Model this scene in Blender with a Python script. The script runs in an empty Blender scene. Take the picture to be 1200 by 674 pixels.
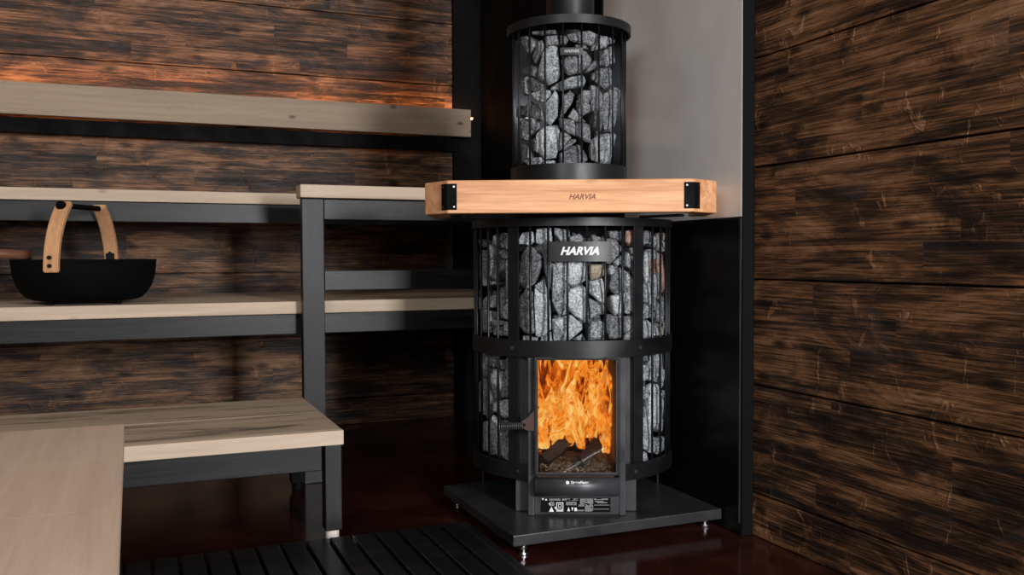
import bpy, bmesh, math, random
from mathutils import Vector, Matrix, noise
R = math.radians
SC = bpy.context.scene
COL = SC.collection
random.seed(7)

# ------------------------------------------------------------------ materials
def mat_new(name):
    m = bpy.data.materials.new(name); m.use_nodes = True
    nt = m.node_tree; nt.nodes.clear()
    out = nt.nodes.new('ShaderNodeOutputMaterial')
    p = nt.nodes.new('ShaderNodeBsdfPrincipled')
    nt.links.new(p.outputs[0], out.inputs[0])
    return m, nt, p, out
def N(nt, t, **kw):
    n = nt.nodes.new(t)
    for k, v in kw.items():
        if k in n.inputs: n.inputs[k].default_value = v
        else: setattr(n, k, v)
    return n
def ramp(nt, fac, stops):
    r = nt.nodes.new('ShaderNodeValToRGB'); e = r.color_ramp.elements
    while len(e) < len(stops): e.new(0.5)
    for i, (p, c) in enumerate(stops):
        e[i].position = p; e[i].color = (*c, 1) if len(c) == 3 else c
    nt.links.new(fac, r.inputs[0]); return r
def coords(nt, scale, rot=(0, 0, 0), loc=(0, 0, 0)):
    tc = nt.nodes.new('ShaderNodeTexCoord'); mp = nt.nodes.new('ShaderNodeMapping')
    mp.inputs['Scale'].default_value = scale; mp.inputs['Rotation'].default_value = rot
    mp.inputs['Location'].default_value = loc
    nt.links.new(tc.outputs['Object'], mp.inputs[0]); return mp.outputs[0]
def mixc(nt, fac, a, b, mode='MIX'):
    m = nt.nodes.new('ShaderNodeMix'); m.data_type = 'RGBA'; m.blend_type = mode
    for s, v in ((0, fac), (6, a), (7, b)):
        if hasattr(v, 'default_value') or hasattr(v, 'links'): nt.links.new(v, m.inputs[s])
        elif s == 0: m.inputs[0].default_value = v
        else: m.inputs[s].default_value = (*v, 1)
    return m.outputs[2]
def mth(nt, op, a, b=None):
    m = nt.nodes.new('ShaderNodeMath'); m.operation = op
    for s, v in ((0, a), (1, b)):
        if v is None: continue
        if hasattr(v, 'links'): nt.links.new(v, m.inputs[s])
        else: m.inputs[s].default_value = v
    return m.outputs[0]
def bump(nt, p, h, strength, dist, prev=None):
    b = N(nt, 'ShaderNodeBump', Strength=strength, Distance=dist)
    nt.links.new(h, b.inputs['Height'])
    if prev is not None: nt.links.new(prev, b.inputs['Normal'])
    nt.links.new(b.outputs[0], p.inputs['Normal']); return b.outputs[0]

def dark_wall_wood(name, axis, seed=0.0):
    """brushed, hand scraped and dark stained spruce boards running along `axis` (0 = x, 1 = y)"""
    m, nt, p, out = mat_new(name)
    tc = nt.nodes.new('ShaderNodeTexCoord'); sp = nt.nodes.new('ShaderNodeSeparateXYZ'); nt.links.new(tc.outputs['Object'], sp.inputs[0])
    uv = nt.nodes.new('ShaderNodeCombineXYZ'); nt.links.new(sp.outputs[axis], uv.inputs[0]); nt.links.new(sp.outputs[2], uv.inputs[1])
    uv.inputs[2].default_value = seed
    # glued staves: every narrow strip gets its own tone and its own piece of grain
    wv = N(nt, 'ShaderNodeTexNoise', Scale=1.1, Detail=1.0); nt.links.new(uv.outputs[0], wv.inputs[0])
    wob = nt.nodes.new('ShaderNodeVectorMath'); wob.operation = 'MULTIPLY_ADD'; wob.inputs[1].default_value = (0, .035, 0)
    nt.links.new(wv.outputs['Color'], wob.inputs[0]); nt.links.new(uv.outputs[0], wob.inputs[2])
    ws = N(nt, 'ShaderNodeSeparateXYZ'); nt.links.new(wob.outputs[0], ws.inputs[0])
    wn = nt.nodes.new('ShaderNodeTexWhiteNoise'); wn.noise_dimensions = '1D'
    nt.links.new(mth(nt, 'FLOOR', mth(nt, 'DIVIDE', ws.outputs[1], .0655)), wn.inputs['W'])
    wc = nt.nodes.new('ShaderNodeCombineXYZ'); nt.links.new(mth(nt, 'ADD', ws.outputs[0], mth(nt, 'MULTIPLY', wn.outputs['Value'], 1.7)), wc.inputs[0]); nt.links.new(ws.outputs[1], wc.inputs[1])
    bk = N(nt, 'ShaderNodeTexBrick', Scale=1.0); nt.links.new(wc.outputs[0], bk.inputs[0]); bk.offset = 0; bk.squash = 1.0
    bk.inputs['Color1'].default_value = (0, 0, 0, 1); bk.inputs['Color2'].default_value = (1, 1, 1, 1); bk.inputs['Mortar Size'].default_value = 0.0
    bk.inputs['Brick Width'].default_value = .62; bk.inputs['Row Height'].default_value = .0655
    bsep = N(nt, 'ShaderNodeSeparateColor'); nt.links.new(bk.outputs['Color'], bsep.inputs[0]); stave = bsep.outputs[0]
    shift = nt.nodes.new('ShaderNodeCombineXYZ'); nt.links.new(mth(nt, 'MULTIPLY', stave, 13.0), shift.inputs[2])
    pos = nt.nodes.new('ShaderNodeVectorMath'); nt.links.new(uv.outputs[0], pos.inputs[0]); nt.links.new(shift.outputs[0], pos.inputs[1])
    def mp(al, ac, src=None, loc=(0, 0, 0)):
        q = nt.nodes.new('ShaderNodeMapping'); q.inputs['Scale'].default_value = (al, ac, 1); q.inputs['Location'].default_value = loc
        nt.links.new(src or pos.outputs[0], q.inputs[0]); return q.outputs[0]
    def nz(vec, **k):
        n = N(nt, 'ShaderNodeTexNoise', **k); nt.links.new(vec, n.inputs[0]); return n.outputs[0]
    g = nz(mp(2.2, 38), Scale=1.0, Detail=9.0, Roughness=.70, Distortion=.35)
    fine = nz(mp(7, 260), Scale=1.0, Detail=4.0, Roughness=.6, Distortion=.15)
    blot = nz(mp(3.6, 11, uv.outputs[0]), Scale=1.0, Detail=6.0, Roughness=.68, Distortion=.9)
    chis = nz(mp(17, 12, uv.outputs[0], (4, 2, 0)), Scale=1.0, Detail=4.0, Roughness=.6, Distortion=1.0)
    vk = N(nt, 'ShaderNodeTexVoronoi', Scale=1.0, Randomness=1.0); vk.voronoi_dimensions = '2D'; nt.links.new(mp(3.3, 9, wob.outputs[0]), vk.inputs[0])
    # rings of grain bending round the knots
    val = mth(nt, 'ADD', mth(nt, 'MULTIPLY', g, .42), mth(nt, 'MULTIPLY', blot, .40))
    val = mth(nt, 'ADD', val, mth(nt, 'MULTIPLY', fine, .30))
    val = mth(nt, 'ADD', val, mth(nt, 'MULTIPLY', mth(nt, 'SUBTRACT', stave, .5), .055))
    ch = ramp(nt, chis, [(0.61, (0, 0, 0)), (0.70, (1, 1, 1))])
    val = mth(nt, 'ADD', val, mth(nt, 'MULTIPLY', ch.outputs[0], .055))
    r = ramp(nt, val, [(0.44, (.006, .0038, .0028)), (0.51, (.024, .0125, .0075)), (0.56, (.080, .037, .0175)), (0.61, (.215, .098, .042)), (0.73, (.46, .25, .13))])
    kn = ramp(nt, vk.outputs['Distance'], [(0.03, (.85, .85, .85)), (0.12, (0, 0, 0))])
    col = mixc(nt, kn.outputs[0], r.outputs[0], (.012, .007, .005))
    gr = nz(mp(5, 11, uv.outputs[0], (7, 3, 0)), Scale=1.0, Detail=6.0, Roughness=.66, Distortion=.6)
    grr = ramp(nt, gr, [(0.55, (0, 0, 0)), (0.68, (.5, .5, .5))])
    col = mixc(nt, grr.outputs[0], col, (.034, .033, .034))
    nt.links.new(col, p.inputs['Base Color'])
    ro = ramp(nt, g, [(0.3, (.54, .54, .54)), (0.7, (.36, .36, .36))])
    nt.links.new(ro.outputs[0], p.inputs['Roughness'])
    p.inputs['Specular IOR Level'].default_value = .35
    b1 = bump(nt, p, mth(nt, 'ADD', mth(nt, 'MULTIPLY', fine, .7), g), .8, .0035)
    h2 = mth(nt, 'ADD', mth(nt, 'MULTIPLY', ch.outputs[0], .45), mth(nt, 'MULTIPLY', kn.outputs[0], .6))
    h2 = mth(nt, 'ADD', h2, mth(nt, 'MULTIPLY', blot, 1.3))
    h2 = mth(nt, 'ADD', h2, mth(nt, 'MULTIPLY', stave, .12))
    bump(nt, p, h2, .8, .006, b1)
    return m

def plain_wood(name, axis, base, dark, knots=.4, rough=.55, smudge=0.0, grain=.5):
    m, nt, p, out = mat_new(name)
    def sc(al, ac): return [(al, ac, ac), (ac, al, ac), (ac, ac, al)][axis]
    g = N(nt, 'ShaderNodeTexNoise', Scale=1.0, Detail=7.0, Roughness=0.62, Distortion=0.8); nt.links.new(coords(nt, sc(1.8, 32)), g.inputs[0])
    f = N(nt, 'ShaderNodeTexNoise', Scale=1.0, Detail=3.0, Roughness=0.6); nt.links.new(coords(nt, sc(9, 170)), f.inputs[0])
    v = mth(nt, 'ADD', mth(nt, 'MULTIPLY', g.outputs[0], .75), mth(nt, 'MULTIPLY', f.outputs[0], .25))
    r = ramp(nt, v, [(0.5 - .28 / max(grain, .1) * .5, dark), (0.60, base)])
    col = r.outputs[0]
    vk = N(nt, 'ShaderNodeTexVoronoi', Scale=1.0, Randomness=1.0); nt.links.new(coords(nt, sc(6.5, 13)), vk.inputs[0])
    kn = ramp(nt, vk.outputs['Distance'], [(0.045, (knots,) * 3), (0.13, (0, 0, 0))])
    col = mixc(nt, kn.outputs[0], col, tuple(c * .3 for c in dark))
    if smudge:
        s = N(nt, 'ShaderNodeTexNoise', Scale=1.0, Detail=10.0, Roughness=0.8, Distortion=.6); nt.links.new(coords(nt, sc(2.2, 15), loc=(3.1, .4, 0)), s.inputs[0])
        sr = ramp(nt, s.outputs[0], [(0.52, (0, 0, 0)), (0.60, (smudge,) * 3)])
        col = mixc(nt, sr.outputs[0], col, (.10, .075, .055))
    nt.links.new(col, p.inputs['Base Color'])
    p.inputs['Roughness'].default_value = rough; p.inputs['Specular IOR Level'].default_value = .3
    bump(nt, p, v, .35, .0015)
    return m

def black_metal(name, col=(.0055, .0058, .0066), rough=.40, metallic=.0, spec=.42, bs=.12):
    m, nt, p, out = mat_new(name)
    n = N(nt, 'ShaderNodeTexNoise', Scale=420.0, Detail=3.0); nt.links.new(coords(nt, (1, 1, 1)), n.inputs[0])
    n2 = N(nt, 'ShaderNodeTexNoise', Scale=9.0, Detail=5.0, Roughness=.6); nt.links.new(coords(nt, (1, 1, 1)), n2.inputs[0])
    rr = ramp(nt, n2.outputs[0], [(0.3, (rough * .8,) * 3), (0.7, (min(1, rough * 1.25),) * 3)])
    nt.links.new(rr.outputs[0], p.inputs['Roughness'])
    cc = ramp(nt, n2.outputs[0], [(0.35, tuple(c * .75 for c in col)), (0.7, tuple(c * 1.3 for c in col))])
    nt.links.new(cc.outputs[0], p.inputs['Base Color'])
    p.inputs['Metallic'].default_value = metallic; p.inputs['Specular IOR Level'].default_value = spec
    bump(nt, p, n.outputs[0], bs, .0006)
    return m

def stone_mat(name, a, b, c):
    m, nt, p, out = mat_new(name)
    oi = nt.nodes.new('ShaderNodeObjectInfo'); tc = nt.nodes.new('ShaderNodeTexCoord')
    add = nt.nodes.new('ShaderNodeVectorMath'); add.operation = 'ADD'
    nt.links.new(tc.outputs['Object'], add.inputs[0])
    cmb = nt.nodes.new('ShaderNodeCombineXYZ')
    for k in range(3): nt.links.new(mth(nt, 'MULTIPLY', oi.outputs['Random'], 7.0 + k), cmb.inputs[k])
    nt.links.new(cmb.outputs[0], add.inputs[1])
    v = add.outputs[0]
    n1 = N(nt, 'ShaderNodeTexNoise', Scale=210.0, Detail=5.0, Roughness=.78); nt.links.new(v, n1.inputs[0])
    n2 = N(nt, 'ShaderNodeTexNoise', Scale=34.0, Detail=5.0, Roughness=.65, Distortion=.4); nt.links.new(v, n2.inputs[0])
    n3 = N(nt, 'ShaderNodeTexNoise', Scale=90.0, Detail=4.0, Roughness=.6); nt.links.new(v, n3.inputs[0])
    val = mth(nt, 'ADD', mth(nt, 'MULTIPLY', n1.outputs[0], .72), mth(nt, 'MULTIPLY', n2.outputs[0], .28))
    val = mth(nt, 'ADD', val, mth(nt, 'MULTIPLY', mth(nt, 'SUBTRACT', oi.outputs['Random'], .5), .07))
    r = ramp(nt, val, [(0.39, a), (0.50, b), (0.62, c)])
    nt.links.new(r.outputs[0], p.inputs['Base Color'])
    p.inputs['Roughness'].default_value = .85; p.inputs['Specular IOR Level'].default_value = .25
    b1 = bump(nt, p, n1.outputs[0], .5, .0014)
    bump(nt, p, mth(nt, 'ADD', n3.outputs[0], n2.outputs[0]), .7, .006, b1)
    return m

def glossy(name, col, rough, spec=.5, metallic=0, coat=0):
    m, nt, p, out = mat_new(name)
    n = N(nt, 'ShaderNodeTexNoise', Scale=6.0, Detail=5.0, Roughness=.6); nt.links.new(coords(nt, (1, 1, 1)), n.inputs[0])
    cc = ramp(nt, n.outputs[0], [(0.3, tuple(c * .93 for c in col)), (0.7, tuple(min(1, c * 1.06) for c in col))])
    nt.links.new(cc.outputs[0], p.inputs['Base Color'])
    p.inputs['Roughness'].default_value = rough; p.inputs['Specular IOR Level'].default_value = spec
    p.inputs['Metallic'].default_value = metallic; p.inputs['Coat Weight'].default_value = coat
    p.inputs['Coat Roughness'].default_value = .06
    return m

def emitter(name, col, strength):
    m, nt, p, out = mat_new(name)
    p.inputs['Base Color'].default_value = (*col, 1)
    p.inputs['Emission Color'].default_value = (*col, 1); p.inputs['Emission Strength'].default_value = strength
    return m

def flame_mat(name, strength, alpha, seed, hot=0.0):
    m, nt, p, out = mat_new(name); nt.nodes.remove(p)
    cw = coords(nt, (5.8, 5.8, 3.6), loc=(seed, 0, 0))
    w = N(nt, 'ShaderNodeTexNoise', Scale=1.6, Detail=4.0, Roughness=.5, Distortion=1.0); nt.links.new(cw, w.inputs[0])
    va = nt.nodes.new('ShaderNodeVectorMath'); va.operation = 'MULTIPLY_ADD'
    va.inputs[1].default_value = (1.1, 1.1, 1.1)
    nt.links.new(w.outputs['Color'], va.inputs[0]); nt.links.new(cw, va.inputs[2])
    rd = N(nt, 'ShaderNodeTexNoise', Scale=2.6, Detail=3.5, Roughness=.55, Distortion=1.2); nt.links.new(va.outputs[0], rd.inputs[0])
    rid = mth(nt, 'SUBTRACT', 1.0, mth(nt, 'MULTIPLY', mth(nt, 'ABSOLUTE', mth(nt, 'SUBTRACT', rd.outputs[0], .5)), 9.0))
    rid = mth(nt, 'MAXIMUM', rid, 0.0)
    rd2 = N(nt, 'ShaderNodeTexNoise', Scale=1.5, Detail=3.0, Roughness=.5, Distortion=1.6); nt.links.new(va.outputs[0], rd2.inputs[0])
    val = mth(nt, 'ADD', mth(nt, 'MULTIPLY', rid, .42), mth(nt, 'MULTIPLY', rd2.outputs[0], .95))
    val = mth(nt, 'ADD', val, hot)
    col = ramp(nt, val, [(0.32, (.10, .010, .002)), (0.46, (.42, .060, .005)), (0.60, (.86, .17, .010)), (0.78, (1.0, .33, .028)), (0.95, (1.0, .66, .20))])
    em = N(nt, 'ShaderNodeEmission', Strength=strength); nt.links.new(col.outputs[0], em.inputs[0])
    if alpha < 1:
        tr = nt.nodes.new('ShaderNodeBsdfTransparent'); mx = nt.nodes.new('ShaderNodeMixShader')
        ar = ramp(nt, val, [(0.38, (alpha * .2,) * 3), (0.72, (alpha,) * 3)])
        nt.links.new(ar.outputs[0], mx.inputs[0]); nt.links.new(tr.outputs[0], mx.inputs[1]); nt.links.new(em.outputs[0], mx.inputs[2])
        nt.links.new(mx.outputs[0], out.inputs[0])
    else: nt.links.new(em.outputs[0], out.inputs[0])
    return m

def thin_glass(name, tint=(.97, .98, .98), rough=.0):
    m, nt, p, out = mat_new(name)
    p.inputs['Base Color'].default_value = (*tint, 1); p.inputs['Roughness'].default_value = rough
    p.inputs['Transmission Weight'].default_value = 1; p.inputs['IOR'].default_value = 1.45
    return m

M = {}
M['wall_x'] = dark_wall_wood('dark_boards_x', 0, 0.0)
M['wall_y'] = dark_wall_wood('dark_boards_y', 1, 3.7)
M['beige_x'] = plain_wood('pale_aspen', 0, (.60, .47, .35), (.42, .31, .22), .35, .6)
M['beige_face'] = plain_wood('worn_beige_board', 0, (.40, .30, .215), (.25, .18, .125), .85, .6)
M['beige_smudge'] = plain_wood('smudged_aspen', 0, (.52, .40, .29), (.34, .25, .175), .3, .55, .85)
M['platform_wood'] = plain_wood('planed_board', 1, (.58, .43, .32), (.44, .31, .22), .15, .5)
M['black_wood'] = plain_wood('black_stained_timber', 0, (.0165, .016, .0165), (.0035, .0035, .004), .9, .42, 0, 1.6)
M['black_wood_z'] = plain_wood('black_stained_post', 2, (.0125, .0125, .0135), (.004, .004, .005), .5, .45, 0, 1.0)
M['cherry'] = plain_wood('oiled_cherry', 0, (.80, .43, .22), (.46, .18, .07), .25, .36, 0, .8)
M['cherry_z'] = plain_wood('oiled_cherry_handle', 2, (.66, .36, .18), (.42, .19, .085), .1, .4)
M['steel'] = black_metal('black_painted_steel')
M['steel_grey'] = black_metal('dark_grey_steel', (.034, .035, .038), .36, 0, .55)
M['plate'] = black_metal('dark_base_plate', (.024, .024, .026), .30, 0, .55, .2)
M['matte_black'] = black_metal('matte_black', (.0022, .0022, .0025), .7, 0, .12)
M['panel_white'] = glossy('white_glazed_panel', (.78, .765, .735), .16, .5, 0, .5)
M['panel_black'] = glossy('black_glazed_panel', (.004, .004, .005), .30, .25)
M['chrome'] = glossy('chrome', (.42, .42, .43), .30, .5, 1)
M['polished'] = glossy('polished_steel', (.75, .76, .78), .42, .5, 1)
M['white_ink'] = glossy('white_print', (.80, .80, .80), .5)
M['grey_ink'] = glossy('grey_print', (.36, .36, .36), .5)
M['burnt'] = glossy('burnt_brand', (.20, .07, .03), .6)
M['white_foot'] = glossy('white_foot', (.80, .74, .66), .4)
M['bucket'] = black_metal('black_bucket', (.002, .002, .0024), .8, 0, .08)
M['slat_black'] = black_metal('black_plastic_slats', (.008, .009, .010), .26, 0, .5, .15)
M['glass'] = thin_glass('door_glass')
M['stone'] = stone_mat('grey_olivine', (.030, .035, .039), (.225, .24, .255), (.62, .64, .65))
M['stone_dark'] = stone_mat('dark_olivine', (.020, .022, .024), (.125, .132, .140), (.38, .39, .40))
M['stone_red'] = stone_mat('reddish_granite', (.07, .035, .028), (.30, .16, .12), (.50, .34, .28))
M['stone_tan'] = stone_mat('tan_stone', (.05, .040, .028), (.24, .20, .14), (.44, .39, .30))
M['stone_pale'] = stone_mat('pale_stone', (.07, .08, .087), (.34, .365, .385), (.74, .76, .77))
M['bark'] = plain_wood('charred_wood', 0, (.060, .034, .022), (.008, .006, .005), .3, .8)
M['ember'] = flame_mat('ember_glow', .7, 1, 9, -.08)
M['firebrick'] = glossy('sooty_firebrick', (.16, .10, .07), .9)
M['ladle_wood'] = plain_wood('ladle_wood', 0, (.20, .085, .045), (.11, .04, .02), .2, .5)
M['led'] = emitter('warm_led', (1.0, .44, .12), 34.0)
def floor_mat():
    m, nt, p, out = mat_new('red_brown_epoxy')
    n = N(nt, 'ShaderNodeTexNoise', Scale=5.0, Detail=8.0, Roughness=.65, Distortion=.8); nt.links.new(coords(nt, (1, 1, 1)), n.inputs[0])
    r = ramp(nt, n.outputs[0], [(0.3, (.012, .0030, .0020)), (0.55, (.030, .0075, .0050)), (0.75, (.055, .017, .011))])
    nt.links.new(r.outputs[0], p.inputs['Base Color'])
    p.inputs['Roughness'].default_value = .13; p.inputs['Specular IOR Level'].default_value = .33
    n2 = N(nt, 'ShaderNodeTexNoise', Scale=14.0, Detail=3.0); nt.links.new(coords(nt, (1, 1, 1)), n2.inputs[0])
    bump(nt, p, n2.outputs[0], .08, .004)
    return m
M['floor'] = floor_mat()

# ------------------------------------------------------------------ object helpers
def link(name, bm, mat, parent=None, smooth=False, origin=None):
    """one mesh object. verts are world coords for top-level things (origin moves the pivot), parent-local for children"""
    if origin is not None: bmesh.ops.translate(bm, verts=bm.verts, vec=-Vector(origin))
    me = bpy.data.meshes.new(name)
    bmesh.ops.recalc_face_normals(bm, faces=bm.faces)
    bm.to_mesh(me); bm.free()
    if smooth or 'ring' in name or 'band' in name or name in ('logo_plate', 'name_plate', 'base_drum', 'top_cover', 'firebox', 'top_plate', 'collar'):
        for f in me.polygons: f.use_smooth = True
        if not smooth: me.set_sharp_from_angle(angle=R(24))
    o = bpy.data.objects.new(name, me); COL.objects.link(o)
    if mat: me.materials.append(mat)
    if parent is not None: o.parent = parent
    if origin is not None: o.location = origin
    return o
def tag(o, label=None, cat=None, group=None, kind=None):
    if label: o['label'] = label
    if cat: o['category'] = cat
    if group: o['group'] = group
    if kind: o['kind'] = kind
    return o
def empty(name, loc, label, cat, rz=0, group=None):
    o = bpy.data.objects.new(name, None); COL.objects.link(o)
    o.location = loc; o.rotation_euler = (0, 0, rz); o.empty_display_size = .05
    return tag(o, label, cat, group)
def box(x0, x1, y0, y1, z0, z1, bev=0.0, bm=None, mtx=None, seg=2):
    own = bmesh.new()
    r = bmesh.ops.create_cube(own, size=1)
    for v in own.verts:
        v.co = Vector(((x0 + x1) / 2 + v.co.x * (x1 - x0), (y0 + y1) / 2 + v.co.y * (y1 - y0), (z0 + z1) / 2 + v.co.z * (z1 - z0)))
    if bev: bmesh.ops.bevel(own, geom=own.edges[:], offset=bev, segments=seg, profile=.6, affect='EDGES')
    if mtx is not None: bmesh.ops.transform(own, matrix=mtx, verts=own.verts)
    if bm is None: return own
    me = bpy.data.meshes.new('t'); own.to_mesh(me); own.free(); bm.from_mesh(me); bpy.data.meshes.remove(me)
    return bm
def cyl(r, z0, z1, seg=48, r2=None, bm=None, cx=0, cy=0, bev=0.0):
    own = bmesh.new()
    bmesh.ops.create_cone(own, cap_ends=True, segments=seg, radius1=r, radius2=r if r2 is None else r2, depth=z1 - z0)
    if bev:
        es = [e for e in own.edges if abs(e.verts[0].co.z - e.verts[1].co.z) < 1e-6]
        bmesh.ops.bevel(own, geom=es, offset=bev, segments=2, profile=.6, affect='EDGES')
    bmesh.ops.translate(own, verts=own.verts, vec=(cx, cy, (z0 + z1) / 2))
    if bm is None: return own
    me = bpy.data.meshes.new('t'); own.to_mesh(me); own.free(); bm.from_mesh(me); bpy.data.meshes.remove(me)
    return bm
def arc_band(r0, r1, z0, z1, a0, a1, seg=48, cx=0, cy=0):
    """curved strip; angles in degrees measured from the front (-y) towards +x"""
    bm = bmesh.new(); closed = abs(a1 - a0) >= 359.9; n = seg if closed else seg + 1; rings = []
    for i in range(n):
        t = R(a0 + (a1 - a0) * i / seg); s, c = math.sin(t), -math.cos(t)
        rings.append([bm.verts.new((cx + r * s, cy + r * c, z)) for r, z in ((r0, z0), (r1, z0), (r1, z1), (r0, z1))])
    for i in range(n if closed else n - 1):
        A, B = rings[i], rings[(i + 1) % n]
        for k in range(4): bm.faces.new((A[k], A[(k + 1) % 4], B[(k + 1) % 4], B[k]))
    if not closed: bm.faces.new(rings[0]); bm.faces.new(rings[-1][::-1])
    bmesh.ops.bevel(bm, geom=[e for e in bm.edges if len(e.link_faces) == 2 and e.calc_face_angle(0) > 1.2], offset=min(.0012, abs(r1 - r0) * .3), segments=1, affect='EDGES')
    return bm
def lathe(profile, seg=48, cx=0, cy=0):
    bm = bmesh.new(); rings = []
    for i in range(seg):
        t = 2 * math.pi * i / seg
        rings.append([bm.verts.new((cx + r * math.cos(t), cy + r * math.sin(t), z)) for r, z in profile])
    for i in range(seg):
        A, B = rings[i], rings[(i + 1) % seg]
        for k in range(len(profile) - 1): bm.faces.new((A[k], B[k], B[k + 1], A[k + 1]))
    bmesh.ops.remove_doubles(bm, verts=bm.verts, dist=1e-5)
    return bm
def tube(pts, rad, seg=10, bm=None, taper=None):
    own = bm or bmesh.new(); P = [Vector(p) for p in pts]; rings = []
    up = Vector((0, 0, 1)); prev = None
    for i, p in enumerate(P):
        d = (P[min(i + 1, len(P) - 1)] - P[max(i - 1, 0)]).normalized()
        if prev is None:
            a = d.cross(up)
            if a.length < 1e-3: a = d.cross(Vector((1, 0, 0)))
            a.normalize()
        else: a = (prev - d * prev.dot(d)).normalized()
        prev = a; b = d.cross(a); r = rad * (taper(i / (len(P) - 1)) if taper else 1)
        rings.append([own.verts.new(p + (a * math.cos(2 * math.pi * k / seg) + b * math.sin(2 * math.pi * k / seg)) * r) for k in range(seg)])
    for i in range(len(rings) - 1):
        for k in range(seg): own.faces.new((rings[i][k], rings[i][(k + 1) % seg], rings[i + 1][(k + 1) % seg], rings[i + 1][k]))
    own.faces.new(rings[0][::-1]); own.faces.new(rings[-1])
    return own
def prism(poly, z0, z1, bev=0):
    bm = bmesh.new()
    f = bm.faces.new([bm.verts.new((x, y, z0)) for x, y in poly])
    r = bmesh.ops.extrude_face_region(bm, geom=[f])
    for v in [g for g in r['geom'] if isinstance(g, bmesh.types.BMVert)]: v.co.z = z1
    if bev: bmesh.ops.bevel(bm, geom=bm.edges[:], offset=bev, segments=2, profile=.6, affect='EDGES')
    return bm
def writing(name, s, size, mat, parent, mtx, bold=.0, shear=0., ext=.0004, spacing=1.0):
    """flat raised lettering, upright in the x-z plane facing -y, then placed by mtx"""
    cu = bpy.data.curves.new(name, 'FONT'); cu.body = s; cu.size = size; cu.extrude = ext; cu.offset = bold; cu.shear = shear
    cu.align_x = 'CENTER'; cu.align_y = 'CENTER'; cu.space_character = spacing
    t = bpy.data.objects.new('t', cu); COL.objects.link(t)
    bpy.context.view_layer.update()
    me = bpy.data.meshes.new_from_object(t.evaluated_get(bpy.context.evaluated_depsgraph_get()))
    bpy.data.objects.remove(t); bpy.data.curves.remove(cu)
    me.transform(mtx @ Matrix.Rotation(R(90), 4, 'X')); me.name = name
    me.materials.clear(); me.materials.append(mat)
    o = bpy.data.objects.new(name, me); COL.objects.link(o); o.parent = parent
    return o

# outlines of the stones on the cage wall: angle from the front in 0.1 degree, height in mm
MAIN=[[-866,730,-868,732,-868,719,-868,708,-866,711],
[-699,723,-611,722,-592,670,-600,629,-641,626,-692,644],
[-869,700,-762,699,-767,611,-869,616],
[-866,627,-868,637,-869,616,-867,610],
[-567,740,-481,744,-475,705,-520,706,-579,719],
[-459,744,-406,741,-407,711,-447,701,-468,713],
[-551,686,-491,697,-419,688,-415,680,-464,678],
[-580,679,-482,674,-492,650,-564,624,-587,629],
[-452,678,-377,680,-363,620,-408,585,-461,587,-465,645],
[-737,628,-600,621,-606,613,-714,607],
[-320,743,-267,745,-258,720,-293,713,-369,715],
[-242,752,-152,754,-147,722,-212,713,-242,717],
[-313,710,-268,705,-212,685,-212,658,-256,621,-308,604,-370,620,-362,690],
[-188,712,-152,712,-141,665,-147,621,-156,601,-182,641,-191,660],
[-138,665,-118,658,-61,616,-42,609,-96,579,-42,550,-101,540,-139,574],
[-129,754,-44,748,-33,724,-89,719,-123,736],
[-44,731,18,738,69,719,29,704,-44,709],
[-129,668,-89,674,35,672,60,663,57,631,23,618,-22,612,-56,619,-101,636],
[-243,613,-194,628,-171,594,-165,579,-206,599],
[-243,607,-225,609,-159,577,-156,508,-207,488,-247,492,-253,574],
[-318,598,-262,596,-258,499,-282,495,-322,499,-379,517,-370,583],
[-93,577,-33,604,34,612,63,601,66,533,40,526,-33,550],
[-139,529,-33,541,26,518,31,508,-34,486,-45,479,-136,478],
[-28,481,34,497,57,478],
[-319,489,-238,484,-238,469,-319,468],
[-207,485,-156,500,-148,474,-213,473],
[-582,588,-521,604,-482,597,-482,563,-494,530,-566,527],
[-475,558,-416,574,-363,565,-371,518,-467,528],
[-715,580,-601,587,-601,554,-695,549],
[-716,546,-629,543,-609,512,-645,490,-718,493],
[-869,569,-769,577,-758,486,-869,488],
[-578,497,-523,511,-485,489,-494,484,-578,484],
[-467,520,-409,516,-371,502,-409,484,-467,486],
[-577,523,-485,522,-494,512,-566,508],
[-866,542,-868,548,-868,526,-867,523],
[41,746,69,748,75,724,47,726],
[87,736,175,727,181,716,98,716],
[194,746,285,746,292,724,258,721,206,731],
[197,727,231,728,285,704,258,687,206,668,163,671,163,719],
[316,746,373,749,441,740,423,707,365,707,313,719],
[81,663,151,665,175,640,145,633,92,626,78,645],
[194,662,225,662,232,645,206,638,189,647],
[81,621,163,630,181,611,175,576,151,566,81,596],
[225,670,271,686,292,669,244,660],
[313,694,342,692,381,669,389,643,327,656,306,661],
[232,651,295,656,299,595,238,592,206,608],
[206,586,292,593,299,545,232,539,212,566],
[309,647,365,634,442,608,437,555,342,543,309,547],
[470,747,512,748,512,720,470,712,423,719],
[561,735,662,739,812,727,811,716,765,695,606,706,561,715],
[561,702,662,702,674,679,576,675],
[475,692,538,694,546,620,481,618,461,644],
[555,635,688,637,689,569,591,547,552,576],
[765,692,811,695,809,655,809,615,811,596,813,590,740,605],
[809,724,806,727,805,713,808,695],
[476,613,539,618,531,561,471,570],
[471,565,525,536,513,528,461,526,424,546],
[461,520,525,524,665,504,665,478,471,479,424,500],
[770,583,812,577,811,529,729,507,695,553],
[624,547,669,540,654,515,577,530],
[722,497,811,499,811,475,722,478],
[81,582,104,574,169,565,175,547,109,538,80,534],
[80,526,139,528,172,517,175,482,69,483,75,518],
[145,531,175,537,180,521],
[197,540,232,536,292,541,295,513,271,483,206,484,187,514],
[302,535,358,537,424,525,374,514,313,494,300,498],
[302,486,358,508,424,495,374,475,299,477],
[46,515,66,518,68,483,52,483]]
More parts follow.
